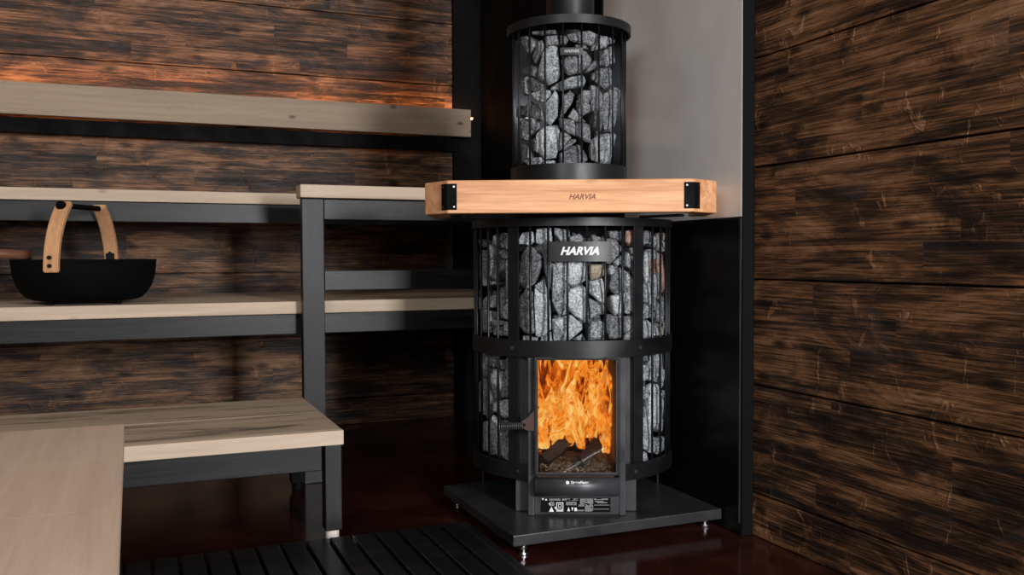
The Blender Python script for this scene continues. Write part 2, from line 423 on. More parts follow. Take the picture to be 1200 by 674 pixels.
LOWL=[[-869,436,-819,427,-791,385,-869,354,-868,403],
[-726,431,-620,441,-613,400,-727,399],
[-586,441,-537,445,-482,436,-527,428],
[-587,422,-488,423,-479,400,-537,400,-587,408],
[-470,439,-381,439,-367,389,-420,368,-471,380],
[-471,374,-420,360,-367,376,-360,336,-471,331],
[-582,395,-498,392,-483,354,-508,328,-584,317,-603,363],
[-728,389,-613,395,-616,284,-710,262,-758,328],
[-584,311,-484,322,-367,328,-353,283,-481,279,-589,291],
[-734,249,-616,263,-612,206,-627,173,-737,174],
[-869,349,-793,358,-776,257,-869,266],
[-869,242,-785,245,-790,169,-869,184],
[-590,275,-519,264,-485,246,-486,171,-575,172,-598,228],
[-472,267,-368,272,-362,171,-465,169]]
LOWR=[[449,441,511,434,511,418,396,423],
[431,415,511,403,507,373,450,370,380,393],
[534,428,639,429,652,371,535,371],
[431,363,507,347,507,334,459,321,380,342],
[547,358,640,350,762,306,704,257,590,244,535,253,530,341],
[422,285,469,297,507,301,526,248,575,234,590,197,512,192,380,221,380,272],
[701,432,812,427,812,335,730,356],
[671,254,812,259,812,232,734,222],
[536,201,641,219,654,176,536,184],
[687,210,812,205,811,168,688,168],
[414,194,508,187,508,159,397,167],
[810,384,807,379,807,347,809,352],
[809,325,807,320,808,303,809,303],
[716,330,812,319,812,276,813,265]]
UPPER=[[-469,1263,-180,1259,-168,1249,-361,1251,-453,1255],
[-132,1260,-74,1260,-69,1252,-121,1251],
[-761,1266,-565,1256,-429,1236,-437,1224,-545,1212,-698,1246],
[-347,1237,-320,1220,-347,1201,-454,1181,-516,1190,-506,1204],
[-319,1246,-156,1245,-133,1221,-293,1222,-326,1232],
[-121,1244,-63,1245,-34,1235,-63,1223,-121,1224],
[-40,1249,52,1254,221,1259,316,1250,261,1223,221,1221,123,1229,6,1232],
[274,1226,345,1248,425,1243,417,1219,261,1210,247,1217],
[443,1252,595,1247,569,1237,443,1227],
[-306,1211,-229,1217,-156,1213,-133,1144,-157,1133,-268,1124,-334,1137,-438,1146,-406,1168],
[40,1220,171,1220,196,1210,52,1213],
[-110,1184,52,1207,171,1206,234,1185,208,1168,122,1154,-29,1145,-75,1158],
[241,1181,376,1186,376,1177,288,1172,196,1153,159,1154],
[443,1217,569,1229,582,1185,461,1174,425,1191],
[260,1151,392,1166,544,1175,595,1165,582,1131,443,1117,360,1125,260,1137],
[-741,1180,-566,1185,-422,1173,-446,1149,-526,1154,-742,1171],
[-721,1149,-567,1152,-547,1106,-704,1109,-769,1127],
[-507,1147,-377,1129,-334,1125,-349,1111,-455,1109,-517,1123],
[-268,1116,-136,1128,-134,1107,-230,1108],
[-125,1127,5,1140,146,1146,177,1133,146,1118,5,1110,-110,1107],
[-490,1107,-321,1111,-255,1108,-230,1094,-321,1079,-423,1084],
[-322,1067,-230,1092,-181,1105,-146,1090,-152,1044,-256,1022,-322,1030],
[-134,1084,-122,1090,-76,1072,-122,1053,-140,1056],
[-81,1092,-18,1103,34,1095,5,1072,-64,1052,-123,1038,-111,1053,-58,1072],
[63,1078,98,1084,208,1070,214,1053,110,1041,63,1052],
[75,1089,134,1107,221,1105,234,1079,170,1072],
[234,1119,301,1118,376,1094,360,1064,247,1056,247,1097],
[434,1101,569,1117,642,1103,595,1024,480,1015,425,1057],
[625,1126,840,1126,770,1096,632,1073],
[-747,1073,-568,1091,-537,1077,-548,1046,-706,1059],
[-518,1079,-439,1079,-335,1069,-336,1033,-440,1039,-528,1050],
[-748,1048,-548,1042,-549,1004,-594,990,-751,995],
[-519,1039,-440,1039,-457,1013,-510,1002,-529,1021],
[-891,1066,-893,1076,-876,1057,-892,1054],
[-336,1016,-182,1020,-152,1010,-153,958,-183,938,-310,937,-410,956,-424,1000],
[-134,1035,28,1031,45,1009,39,990,-42,998,-123,1012],
[57,1023,170,1024,221,1019,220,976,170,978,62,991],
[-135,1001,-65,1001,4,987,-88,962,-135,955],
[-88,962,4,982,51,982,51,975,-42,962,-100,952],
[-41,1038,28,1059,122,1032,164,1027,51,1026],
[-129,946,4,965,98,970,158,952,189,932,121,916,-129,916],
[260,1054,376,1062,400,1016,330,996,273,1011],
[260,982,375,997,408,996,408,926,360,925,260,933],
[425,998,595,1003,595,924,425,925],
[434,1005,569,1020,595,1005],
[-474,990,-425,992,-410,956,-380,950,-475,955],
[-646,935,-530,940,-365,942,-351,922,-531,919],
[-316,930,-195,931,-183,918,-310,920],
[-815,988,-511,964,-530,941,-821,931]]

# ------------------------------------------------------------------ the room
XR, YB = 1.394, 3.70            # right wall and back wall
XL, YF, ZC = -1.70, -1.60, 2.35
SEAMS = [-.02, .107, .371, .628, .898, 1.16, 1.415, 1.675, 1.935, 2.20, 2.36]
def boards(name, axis, a0, a1, face, into, mat):
    bm = bmesh.new()
    for z0, z1 in zip(SEAMS[:-1], SEAMS[1:]):
        z0 = max(z0, 0.0); wob = random.uniform(0, .0015)
        if axis == 0: box(a0, a1, face + wob, face + into, z0 + .0015, z1 - .0025, .0025, bm)
        elif into > 0: box(face + wob, face + into, a0, a1, z0 + .0015, z1 - .0025, .0025, bm)
        else: box(face + into, face - wob, a0, a1, z0 + .0015, z1 - .0025, .0025, bm)
    if axis == 0: box(a0, a1, face + into - .004, face + into + .03, 0, ZC, 0, bm)
    elif into > 0: box(face + into - .004, face + into + .03, a0, a1, 0, ZC, 0, bm)
    else: box(face + into - .03, face + into + .004, a0, a1, 0, ZC, 0, bm)
    return tag(link(name, bm, mat), kind='structure')
tag(link('floor', box(XL - .1, XR + .1, YF, YB + .1, -.05, 0), M['floor']), kind='structure')
tag(link('ceiling', box(XL - .1, XR + .1, YF, YB + .1, ZC, ZC + .04), M['wall_x']), kind='structure')
boards('wall_back', 0, XL, 1.27, YB, .03, M['wall_x'])
boards('wall_right', 1, YF, 1.82, XR, .03, M['wall_y'])
boards('wall_left', 1, YF, YB, XL, -.03, M['wall_y'])
tag(link('wall_side', box(XR, XR + .06, 1.82, YB, 0, ZC), M['matte_black']), kind='structure')
tag(link('trim_1', box(1.27, XR, YB - .02, YB + .06, 0, ZC, .003), M['matte_black']), kind='structure')

# heat shield that stands proud of the side wall: glossy white above, glossy black below
XP = 1.362
hs = empty('heat_shield', (XP, 2.17, 0), 'tall wall panel behind the stove, glossy white above and black below', 'panel')
def at(o, bm): bmesh.ops.translate(bm, verts=bm.verts, vec=-Vector(o.location)); return bm
link('white_panel', at(hs, box(XP, XR - .001, 1.824, 2.525, .779, ZC - .002, .0015)), M['panel_white'], hs)
link('black_panel', at(hs, box(XP, XR - .001, 1.824, 2.525, .001, .777, .0015)), M['panel_black'], hs)
link('edge_profile', at(hs, box(XP + .0005, XR, 1.818, 1.8235, .001, ZC - .002, .001)), M['matte_black'], hs)
bm = box(XP - .0012, XP + .0012, 1.826, 1.831, .03, .775); link('edge_line', at(hs, bm), M['steel_grey'], hs)  # thin grey line down the front edge of the black panel
link('edge_profile', at(hs, box(XP - .004, XR, 2.5255, 2.56, .001, ZC - .002, .001)), M['matte_black'], hs)

# ------------------------------------------------------------------ benches
def bench_leg(parent, x, y, w, d, h, foot=True):
    mw = M['black_wood_z'] if foot else M['matte_black']  # rear leg and foot coloured near-black for the shade under the bench
    l = link('leg', box(x - w / 2, x + w / 2, y - d / 2, y + d / 2, .022, h, .002), mw, parent)
    f = link('foot', cyl(.0165, .0, .024, 20, cx=x, cy=y, bev=.002), M['white_foot'] if foot else M['matte_black'], l)
    if foot: tag(f, 'white plastic foot')
    return l
# low step bench
sb = empty('step_bench', (0, 2.20, 0), 'low step bench with smudged pale boards on a black frame, lowest bench', 'bench')
link('front_lipping', box(-1.55, .466, -.022, -.0042, .232, .267, .002), M['beige_x'], sb)
for y0, y1 in ((-.004, .262), (.265, .55)):
    link('seat_board', box(-1.55, .466, y0, y1, .232, .267, .004), M['beige_smudge'], sb)
link('front_rail', box(-1.53, .418, .002, .032, .168, .231, .002), M['black_wood'], sb)
link('back_rail', box(-1.53, .415, .50, .53, .168, .231, .002), M['matte_black'], sb)  # deeper black than the front rail, under-bench shade in the colour
link('side_rail', box(.425, .445, .04, .495, .178, .231, .002), M['matte_black'], sb)  # near-black as well, carries the shade below the seat
bench_leg(sb, .4425, .010, .040, .045, .231); bench_leg(sb, .4425, .52, .040, .045, .231, False)
bench_leg(sb, -1.50, .010, .040, .045, .231); bench_leg(sb, -1.50, .52, .040, .045, .231)
# middle bench
mb = empty('middle_bench', (0, 2.83, 0), 'middle bench carrying the black bucket, pale boards on a dark rail', 'bench')
yy = 0.0
for k in range(6):
    link('seat_board', box(-1.66, 1.345, yy, yy + .138, .513, .551, .003), M['beige_x'], mb); yy += .144
link('front_rail', box(-1.66, 1.345, .006, .036, .450, .512, .002), M['black_wood'], mb)
link('back_rail', box(-1.66, 1.345, .78, .81, .450, .512, .002), M['black_wood'], mb)
for x in (-1.2, 1.30):
    link('leg', box(x - .02, x + .02, .73, .775, .0, .512, .002), M['black_wood_z'], mb)
# top bench
tb = empty('top_bench', (0, 3.15, 0), 'top bench with a pale front edge and black rail, above the bucket', 'bench')
yy = 0.0
for k in range(4):
    link('seat_board', box(-1.66, 1.26, yy, yy + .130, .865, .903, .003), M['beige_x'], tb); yy += .137
link('front_rail', box(-1.66, 1.26, .006, .036, .801, .864, .002), M['black_wood'], tb)
for x in (-1.5, -.4, .75):
    link('bracket', box(x - .02, x + .02, .04, .545, .801, .864, .002), M['black_wood'], tb)
# guard railing between benches and stove
ra = empty('safety_railing', (.50, 2.765, 0), 'black railing with a pale handrail standing between the benches and the stove', 'railing')
def rb(*a, **k): return at(ra, box(*a, **k))
link('handrail', rb(.463, 1.350, 2.735, 2.812, .863, .902, bev=.004), M['beige_x'], ra)
link('post', rb(.472, .538, 2.765, 2.800, .0, .862, bev=.002), M['black_wood_z'], ra)
link('post', rb(1.30, 1.35, 2.765, 2.800, .0, .862, bev=.002), M['black_wood_z'], ra)
link('upper_rail', rb(.5395, 1.30, 2.770, 2.797, .800, .862, bev=.002), M['black_wood'], ra)
link('lower_rail', rb(.5395, 1.30, 2.772, 2.797, .585, .645, bev=.002), M['black_wood'], ra)
# backrest with the hidden light strip
br = empty('backrest', (0, 3.60, 0), 'long worn beige backrest board on the back wall, lit from behind', 'backrest')
def bb(*a, **k): return at(br, box(*a, **k))
link('board', bb(-1.66, 1.315, 3.592, 3.618, 1.187, 1.300, bev=.003), M['beige_face'], br)
link('lower_board', bb(-1.66, 1.27, 3.628, 3.650, 1.128, 1.182, bev=.002), M['matte_black'], br)
for x in (-1.3, -.5, .4, 1.15): link('spacer', bb(x - .02, x + .02, 3.619, 3.699, 1.19, 1.26, bev=.001), M['matte_black'], br)
ls = empty('light_strip', (0, 3.64, 1.27), 'warm orange light strip hidden behind the backrest board', 'light')
link('channel', box(-1.62, 1.337, -.010, .006, -.012, -.004, .001), M['steel'], ls)
link('diffuser', box(-1.615, 1.3365, -.007, .003, -.0038, .003, .001), M['led'], ls)

# foreground platform
pf = empty('bench_platform', (-.30, 1.0, 0), 'pale wooden platform bench nearest to the camera', 'bench')
def pb(*a, **k): return at(pf, box(*a, **k))
PZ = .400
for k, (y0, y1) in enumerate(((1.40, 1.683), (1.115, 1.3997), (.83, 1.1147), (.545, .8297), (.26, .5447))):
    link('seat_board', pb(-.62, -.0165, y0, y1, PZ - .036, PZ), M['platform_wood'], pf)
link('side_rail', pb(-.050, -.022, .28, 1.66, PZ - .10, PZ - .037, bev=.002), M['black_wood'], pf)
link('front_rail', pb(-.60, -.052, 1.635, 1.66, PZ - .10, PZ - .037, bev=.002), M['black_wood'], pf)
for x, y in ((-.045, 1.61), (-.045, .32), (-.57, 1.61), (-.57, .32)):
    link('leg', pb(x - .02, x + .02, y - .02, y + .02, 0, PZ - .101, bev=.002), M['black_wood_z'], pf)

# duckboard of black slats on the floor
bm = bmesh.new(); x = -.62; pitch = .0545
while x < .72:
    box(x, x + .047, 1.05, 2.112, .012, .030, .003, bm); x += pitch
xe = x - pitch + .047
dk = empty('duckboard', (.1, 1.6, 0), 'black slatted duckboard lying on the dark red floor', 'duckboard')
link('slats', at(dk, bm), M['slat_black'], dk)
bm = bmesh.new()
for y in (1.12, 1.45, 1.78, 2.06): box(-.62, xe, y, y + .03, 0, .0125, .001, bm)
link('cross_bearers', at(dk, bm), M['slat_black'], dk)
bm = bmesh.new()
box(xe + .001, xe + .024, 1.05, 2.112, .0, .030, .007, bm, seg=3)
link('edge_strip', at(dk, bm), M['slat_black'], dk)

# ------------------------------------------------------------------ the bucket and ladle
bk = empty('sauna_bucket', (-.128, 3.00, .551), 'round black bowl shaped bucket with two curved wooden handles on the middle bench', 'bucket')
prof = [(0, .012), (.128, .010), (.142, .012), (.158, .019), (.173, .034), (.185, .056), (.194, .086), (.1985, .131), (.1955, .131), (.191, .087), (.182, .059), (.170, .038), (.156, .024), (.142, .016), (.12, .015), (0, .016)]
bowl = link('bowl', lathe(prof, 72), M['bucket'], bk, True)
for k in range(4):
    t = R(45 + 90 * k); link('foot', cyl(.011, 0, .013, 16, cx=.125 * math.cos(t), cy=.125 * math.sin(t), bev=.002), M['bucket'], bk)
az = R(22)         # the handles lie on this line across the bowl
ax = Vector((math.sin(az), math.cos(az), 0)); side = Vector((math.cos(az), -math.sin(az), 0))
ends = []
for s in (-1, 1):
    bm = bmesh.new(); rings = []; n = 18
    for i in range(n + 1):
        t = i / n; ang = t * R(50)
        Rr = .235
        rad = (.2055 if s < 0 else .184) - .245 * (1 - math.cos(ang)) ; z = (.095 if s < 0 else .115) + (.245 if s < 0 else .225) * math.sin(ang) / math.sin(R(50)) * .80
        c = ax * s * rad + Vector((0, 0, z))
        nrm = (ax * s * math.cos(ang) + Vector((0, 0, math.sin(ang)))).normalized()
        w = .0205; th = .0085
        rings.append([bm.verts.new(c + side * w * a + nrm * th * b) for a, b in ((-1, -1), (1, -1), (1, 1), (-1, 1))])
        if i == n - 1: ends.append(c.copy())
    for i in range(n):
        for k in range(4): bm.faces.new((rings[i][k], rings[i][(k + 1) % 4], rings[i + 1][(k + 1) % 4], rings[i + 1][k]))
    bm.faces.new(rings[0][::-1]); bm.faces.new(rings[-1])
    bmesh.ops.recalc_face_normals(bm, faces=bm.faces)
    bmesh.ops.bevel(bm, geom=[e for e in bm.edges if e.calc_face_angle(0) > .8], offset=.003, segments=2, affect='EDGES')
    h = link('handle', bm, M['cherry_z'], bk)
    for zz in (.113, .136) if s < 0 else (.128, .150):
        r0 = (.2055 if s < 0 else .184) + (.009 * s if s > 0 else .0085)
        r_in = r0 if s < 0 else .184 - .0085
        p = ax * s * r_in + Vector((0, 0, zz)); q = p + ax * (-.004)
        link('bolt', tube([p, q], .0058, 14), M['steel'], h)
    if s > 0:
        mt = Matrix.Rotation(-az, 4, 'Z')
        link('fixing_plate', box(-.014, .014, .1725, .1752, .095, .166, .001, mtx=mt), M['steel'], h)
c0, c1 = ends
link('grip_rod', tube([c0 - ax * .010, c1 + ax * .004], .008, 14), M['bucket'], bk)
link('rod_knob', tube([c0 - ax * .022, c0 - ax * .009], .0125, 18), M['bucket'], bk)

ld = empty('ladle', (-.318, 3.03, .695), 'brown wooden ladle handle resting on the rim of the black bucket', 'ladle')
bm = tube([(-.36, -.06, .012), (-.20, -.03, .010), (-.05, -.003, .006), (.045, .005, -.001)], .0145, 12, taper=lambda t: .75 + .3 * t)
link('handle', bm, M['ladle_wood'], ld, True)
prof = [(0, -.03), (.03, -.028), (.045, -.012), (.05, .01), (.047, .01), (.042, -.01), (.028, -.024), (0, -.026)]
link('scoop', lathe(prof, 32, -.40, -.065), M['steel'], ld, True)

# ------------------------------------------------------------------ the stove
CX, CY = 1.092, 2.204
ROT = -R(23.5)
bp = empty('base_plate', (1.07, 2.12, 0), 'dark steel base plate on chrome feet under the stove', 'base plate')
link('plate', at(bp, box(.790, 1.357, 1.893, 2.394, .024, .050, .0025)), M['plate'], bp)
for x, y in ((.820, 1.905), (1.328, 1.925), (.820, 2.36), (1.328, 2.36)):
    f = cyl(.011, .0, .006, 18, cx=x, cy=y, bev=.001); cyl(.005, .006, .0235, 14, cx=x, cy=y, bm=f); cyl(.009, .014, .019, 6, cx=x, cy=y, bm=f)
    tag(link('foot', at(bp, f), M['chrome'], bp), 'chrome screw foot')

st = empty('wood_burning_stove', (CX, CY, .050), 'round black wood burning stove with a stone filled cage and a lit glass door', 'stove', ROT)
Z0 = .050
def sz(bm): bmesh.ops.translate(bm, verts=bm.verts, vec=(0, 0, -Z0)); return bm
def S(name, bm, mat, parent=None, smooth=False): return link(name, sz(bm), mat, parent or st, smooth)
RC = .260
# hollow firebox shell, open towards the door
body = bmesh.new()
me = bpy.data.meshes.new('t'); b2 = arc_band(.150, .158, Z0, .44, 44, 316, 72); b2.to_mesh(me); b2.free(); body.from_mesh(me); bpy.data.meshes.remove(me)
cyl(.158, .44, .767, 72, bm=body); cyl(.150, Z0, .075, 72, bm=body)
S('firebox', body, M['matte_black'])
bm = bmesh.new()
for s in (-1, 1):
    x0, x1 = sorted((s * .104, s * .119)); box(x0, x1, -.243, -.095, Z0 + .0005, .4375, .002, bm)
    x0, x1 = sorted((s * .1185, s * .150)); box(x0, x1, -.203, -.095, Z0 + .0005, .4375, .002, bm)
box(-.1045, .1045, -.243, -.10, .432, .4375, .001, bm); box(-.1045, .1045, -.236, -.10, Z0 + .0005, .135, .001, bm)
S('front_panel', bm, M['steel_grey'])
bm = bmesh.new(); box(-.100, .100, .085, .095, .136, .438, 0, bm); box(-.1033, -.0965, -.215, .09, .136, .438, 0, bm); box(.0965, .1033, -.215, .09, .136, .438, 0, bm); box(-.10, .10, -.215, .09, .1352, .142, 0, bm)
S('fire_lining', bm, M['firebrick'])
top = cyl(.258, .7680, .7750, 72, bev=.002); cyl(.205, .775, .7815, 72, bm=top)
S('top_plate', top, M['matte_black'])
# cage
def post(name, ang, w, z0, z1, mat, par, r=RC, th=.005):
    mt = Matrix.Rotation(R(ang), 4, 'Z')
    return link(name, sz(box(-w / 2, w / 2, -r - th / 2, -r + th / 2, z0, z1, .0008, mtx=mt)), mat, par)
for s in (-1, 1):
    post('wide_post', 36.5 * s, .032, .136, .772, M['steel'], st, RC - .002, .005)
    for a in (112, 165): post('wide_post', a * s, .032, .050, .772, M['steel'], st, RC - .002, .005)
bars = [-25.5, -15.3, -5, 5.2, 15.4, 25.6]
for a in bars: S('cage_bar', tube([(RC * math.sin(R(a)), -RC * math.cos(R(a)), z) for z in (.45, .772)], .0031, 8), M['steel'], None, True)
for s in (-1, 1):
    for a in (48, 57, 66, 75, 84, 93, 102, 122, 132, 142, 152):
        S('cage_bar', tube([(RC * math.sin(R(a * s)), -RC * math.cos(R(a * s)), z) for z in (.150, .772)], .0031, 8), M['steel'], None, True)
S('middle_ring', arc_band(.2630, .2675, .4385, .4805, 0, 360, 96), M['steel'])
for z in (.700,): S('top_ring', arc_band(.2630, .2675, .7580, .7780, 0, 360, 96), M['steel'])
lo = S('bottom_ring', arc_band(.2630, .2675, .135, .175, 27.5, 332.5, 96), M['steel'])
for s in (-1, 1):
    # the ring ends turn inwards on to the front panel
    mt = Matrix.Rotation(R(26.5) * s, 4, 'Z')
    link('ring_end', sz(box(-.010, .012, -.2675, -.226, .135, .175, .003, mtx=mt) if s > 0 else box(-.012, .010, -.2675, -.226, .135, .175, .003, mtx=mt)), M['steel'], lo)
bolts = [(36, .4600), (-36, .4600), (33, .1550), (-33, .1550)]
for a, z in bolts:
    d = Vector((math.sin(R(a)), -math.cos(R(a)), 0))
    S('bolt', tube([d * .2670 + Vector((0, 0, z)), d * .2703 + Vector((0, 0, z))], .0042, 14), M['chrome'])
# logo plate
lp = S('logo_plate', arc_band(.2640, .2700, .6720, .7200, -14.5, 18.0, 24), M['steel'])
mt = Matrix.Rotation(R(.9), 4, 'Z') @ Matrix.Translation((0, -.2735, .6415 - Z0))
def bend(o, r):     # wrap flat lettering round the cylinder
    for v in o.data.vertices:
        a = v.co.x / r; rr = -v.co.y; v.co.x = rr * math.sin(a); v.co.y = -rr * math.cos(a)
w = writing('lettering', 'HARVIA', .0262, M['white_ink'], lp, Matrix.Translation((.006, -.2703, .6965 - Z0)), .0010, .32, .0005, 1.0)
bend(w, .2703)
# door

dr = bmesh.new()
for a in ((-.1035, -.0975, .152, .441), (.0975, .1035, .152, .441)): box(a[0], a[1], -.250, -.234, a[2], a[3], .001, dr)
box(-.0975, .0975, -.250, -.234, .434, .441, .001, dr); box(-.0975, .0975, -.250, -.234, .152, .1575, .001, dr)
dr = S('door', dr, M['steel'])
S('glass_pane', box(-.0974, .0974, -.2475, -.2435, .1576, .4339), M['glass'], dr)
S('glass_frame', (lambda b: (box(-.0972, -.0945, -.2492, -.2478, .158, .4335, 0, b), box(.0945, .0972, -.2492, -.2478, .158, .4335, 0, b), box(-.0945, .0945, -.2492, -.2478, .158, .1605, 0, b), b)[-1])(bmesh.new()), M['steel_grey'], dr)
S('latch_mark', box(-.008, .008, -.2495, -.2485, .4355, .4395), M['chrome'], dr)
# handle: rust brown bracket and coiled spring grip
bk_poly = [(-.104, .262), (-.104, .312), (-.118, .296), (-.134, .285), (-.134, .270), (-.118, .262)]
bm = bmesh.new(); f = bm.faces.new([bm.verts.new((x, -.250, z)) for x, z in bk_poly])
r = bmesh.ops.extrude_face_region(bm, geom=[f]); bmesh.ops.translate(bm, verts=[g for g in r['geom'] if isinstance(g, bmesh.types.BMVert)], vec=(0, .006, 0))
M['rust'] = black_metal('heat_browned_steel', (.055, .026, .018), .45)
tag(S('handle_bracket', bm, M['rust'], dr), 'brown handle bracket')
pts = []
for i in range(0, 13 * 14):
    t = i / (13 * 14 - 1); a = i / 14 * 2 * math.pi; rr = .0072 + .0055 * t ** 6 + .0028 * t
    pts.append((-.131 - .058 * t, -.262 - .012 * t + rr * math.cos(a), .277 + rr * math.sin(a)))
hd = S('spring_handle', tube(pts, .0017, 6), M['steel_grey'], dr, True)
S('handle_rod', tube([(-.126, -.247, .277), (-.135, -.262, .277), (-.189, -.274, .277)], .0035, 10), M['steel'], hd, True)
# ash lip
bm = bmesh.new(); n = 14; rings = []
for i in range(n + 1):
    t = math.pi * i / n; rings.append((-.240 - .020 * math.sin(t), .1265 + .0235 * math.cos(t)))
V = [[bm.verts.new((x, y, z)) for y, z in rings] for x in (-.1035, .1035)]
for i in range(n): bm.faces.new((V[0][i], V[0][i + 1], V[1][i + 1], V[1][i]))
bm.faces.new(V[0]); bm.faces.new(V[1][::-1]); bm.faces.new((V[0][0], V[1][0], V[1][n], V[0][n]))
lip = S('ash_drawer', bm, M['steel_grey'])
for p in lip.data.polygons: p.use_smooth = len(p.vertices) == 4
w = writing('lettering', 'GreenFlame', .0088, M['white_ink'], lip, Matrix.Translation((.006, -.2585, .1412 - Z0)) @ Matrix.Rotation(R(-32), 4, 'X'), .00025, 0, .0004, 1.0)
bm = bmesh.new()
bmesh.ops.create_circle(bm, cap_ends=True, segments=20, radius=.0042)
bmesh.ops.transform(bm, matrix=Matrix.Translation((-.0235, -.2592, .1412 - Z0)) @ Matrix.Rotation(R(58), 4, 'X'), verts=bm.verts)
r = bmesh.ops.extrude_face_region(bm, geom=bm.faces[:]); bmesh.ops.translate(bm, verts=[g for g in r['geom'] if isinstance(g, bmesh.types.BMVert)], vec=(0, .0012, 0))
link('emblem', bm, M['white_ink'], lip)
# rating label
lb = S('rating_plate', box(-.1035, .1035, -.2335, -.2265, .060, .1020, .0008), M['steel_grey'])
bl = S('label', box(-.088, .082, -.2345, -.2335, .0635, .0985), M['matte_black'], lb)
bm = bmesh.new(); rg = random.Random(3)
def ink(x0, x1, z0, z1): box(x0, x1, -.2351, -.2344, z0, z1, 0, bm)
def lines(x0, x1, z0, z1, n, fill=.75):
    h = (z1 - z0) / n
    for k in range(n):
        x = x0
        while x < x1 - .001:
            wd = rg.uniform(.0015, .006); e = min(x + wd, x1)
            if rg.random() < fill + .15: ink(x, e, z0 + k * h, z0 + k * h + h * .55)
            x = e + .0006
lines(-.068, -.040, .0925, .0975, 2); lines(-.036, .004, .0925, .0975, 3); lines(.008, .040, .084, .0975, 6); lines(.042, .076, .094, .0975, 2)
lines(-.026, .0, .081, .090, 4); lines(.044, .074, .086, .092, 2, .5)
lines(-.066, -.054, .079, .090, 4); lines(.004, .018, .078, .083, 2)
lines(.020, .040, .0655, .083, 8); lines(.042, .080, .0805, .0822, 1, .9); lines(.042, .078, .0705, .0722, 1, .9); lines(.0, .018, .066, .070, 2)
S('print', bm, M['grey_ink'], lb)
bm = bmesh.new()
def ring_rect(x0, x1, z0, z1, t):
    box(x0, x1, -.2352, -.2344, z0, z0 + t, 0, bm); box(x0, x1, -.2352, -.2344, z1 - t, z1, 0, bm)
    box(x0, x0 + t, -.2352, -.2344, z0 + t, z1 - t, 0, bm); box(x1 - t, x1, -.2352, -.2344, z0 + t, z1 - t, 0, bm)
ring_rect(-.050, -.033, .0655, .0875, .0016); ring_rect(-.0455, -.0375, .0755, .0835, .0012)
ring_rect(-.0475, -.0355, .0675, .0720, .0012)
def tri(cx, z0, w_, h, up=True):
    vs = [(cx - w_ / 2, z0), (cx + w_ / 2, z0), (cx, z0 + h)] if up else [(cx - w_ / 2, z0 + h), (cx + w_ / 2, z0 + h), (cx, z0)]
    f = bm.faces.new([bm.verts.new((a, -.2351, b)) for a, b in vs])
    r = bmesh.ops.extrude_face_region(bm, geom=[f]); bmesh.ops.translate(bm, verts=[g for g in r['geom'] if isinstance(g, bmesh.types.BMVert)], vec=(0, .0006, 0))
tri(-.083, .0925, .006, .005, False); tri(-.075, .0925, .006, .005); tri(-.0665, .0795, .004, .006, False)
tri(-.062, .0645, .012, .0125)      # figure and open book symbols
tri(-.020, .066, .007, .010); tri(-.011, .066, .005, .009, False)
box(-.006, .000, -.2351, -.2344, .066, .0745, .001, bm); tri(-.052, .070, .006, .006, False)
S('symbols', bm, M['white_ink'], lb)

for o_, dz_ in ((dr, 0), (lip, -.003), (lb, -.004)): o_.location = (0, -.010, dz_)
# ------------------------------------------------------------------ fire
def fl(o): return o
lg = []
def log(pts, rad, seed, label, square=False):
    rr = random.Random(seed); bm = tube(pts, rad, 9 if not square else 4, taper=lambda t: 1)
    bmesh.ops.subdivide_edges(bm, edges=bm.edges[:], cuts=3, use_grid_fill=True)
    for v in bm.verts: v.co += Vector((noise.noise(v.co * 60), noise.noise(v.co * 60 + Vector((5, 0, 0))), noise.noise(v.co * 60 + Vector((0, 9, 0))))) * rad * .25
    mt = Matrix.Translation((CX, CY, 0)) @ Matrix.Rotation(ROT, 4, 'Z')
    cen = mt @ (sum((Vector(p) for p in pts), Vector()) / len(pts)); bmesh.ops.transform(bm, matrix=mt, verts=bm.verts)
    return tag(link('firewood_log', bm, M['bark'], origin=cen), label, 'firewood')
log([(-.080, -.165, .168), (-.02, -.10, .200), (.03, -.03, .238)], .020, 1, 'charred log leaning from the left inside the stove fire', True)
log([(-.070, -.02, .190), (.0, -.06, .190), (.070, -.09, .192)], .020, 2, 'charred log lying across the middle of the stove fire')
log([(.01, -.19, .166), (.045, -.12, .190), (.085, -.04, .222)], .018, 3, 'charred log at the right of the stove fire', True)
log([(-.060, -.06, .225), (-.02, -.045, .235), (.03, -.03, .26)], .016, 4, 'charred log on top of the burning pile in the stove')
log([(-.075, -.125, .182), (-.04, -.09, .205), (.0, -.05, .225)], .012, 5, 'thin charred stick in front of the burning pile', True)
# bed of coals and wood pellets: uncountable
bm = bmesh.new(); rr = random.Random(5)
for i in range(520):
    x, y = rr.uniform(-.088, .088), rr.uniform(-.205, .07); z = .146 + rr.uniform(0, .012) + .010 * (y + .2)
    a = Vector((rr.uniform(-1, 1), rr.uniform(-1, 1), rr.uniform(-.4, .4))).normalized() * rr.uniform(.003, .007)
    tube([Vector((x, y, z)) - a, Vector((x, y, z)) + a], rr.uniform(.0016, .0034), 5, bm)
mt = Matrix.Translation((CX, CY, 0)) @ Matrix.Rotation(ROT, 4, 'Z')
bmesh.ops.transform(bm, matrix=mt, verts=bm.verts)
M['pellet'] = plain_wood('singed_chips', 0, (.34, .24, .14), (.05, .03, .02), .2, .8)
tag(link('ash_bed', bm, M['pellet'], origin=(CX, CY, .146)), 'bed of ash, coals and wood chips under the logs in the stove', 'ash', kind='stuff')
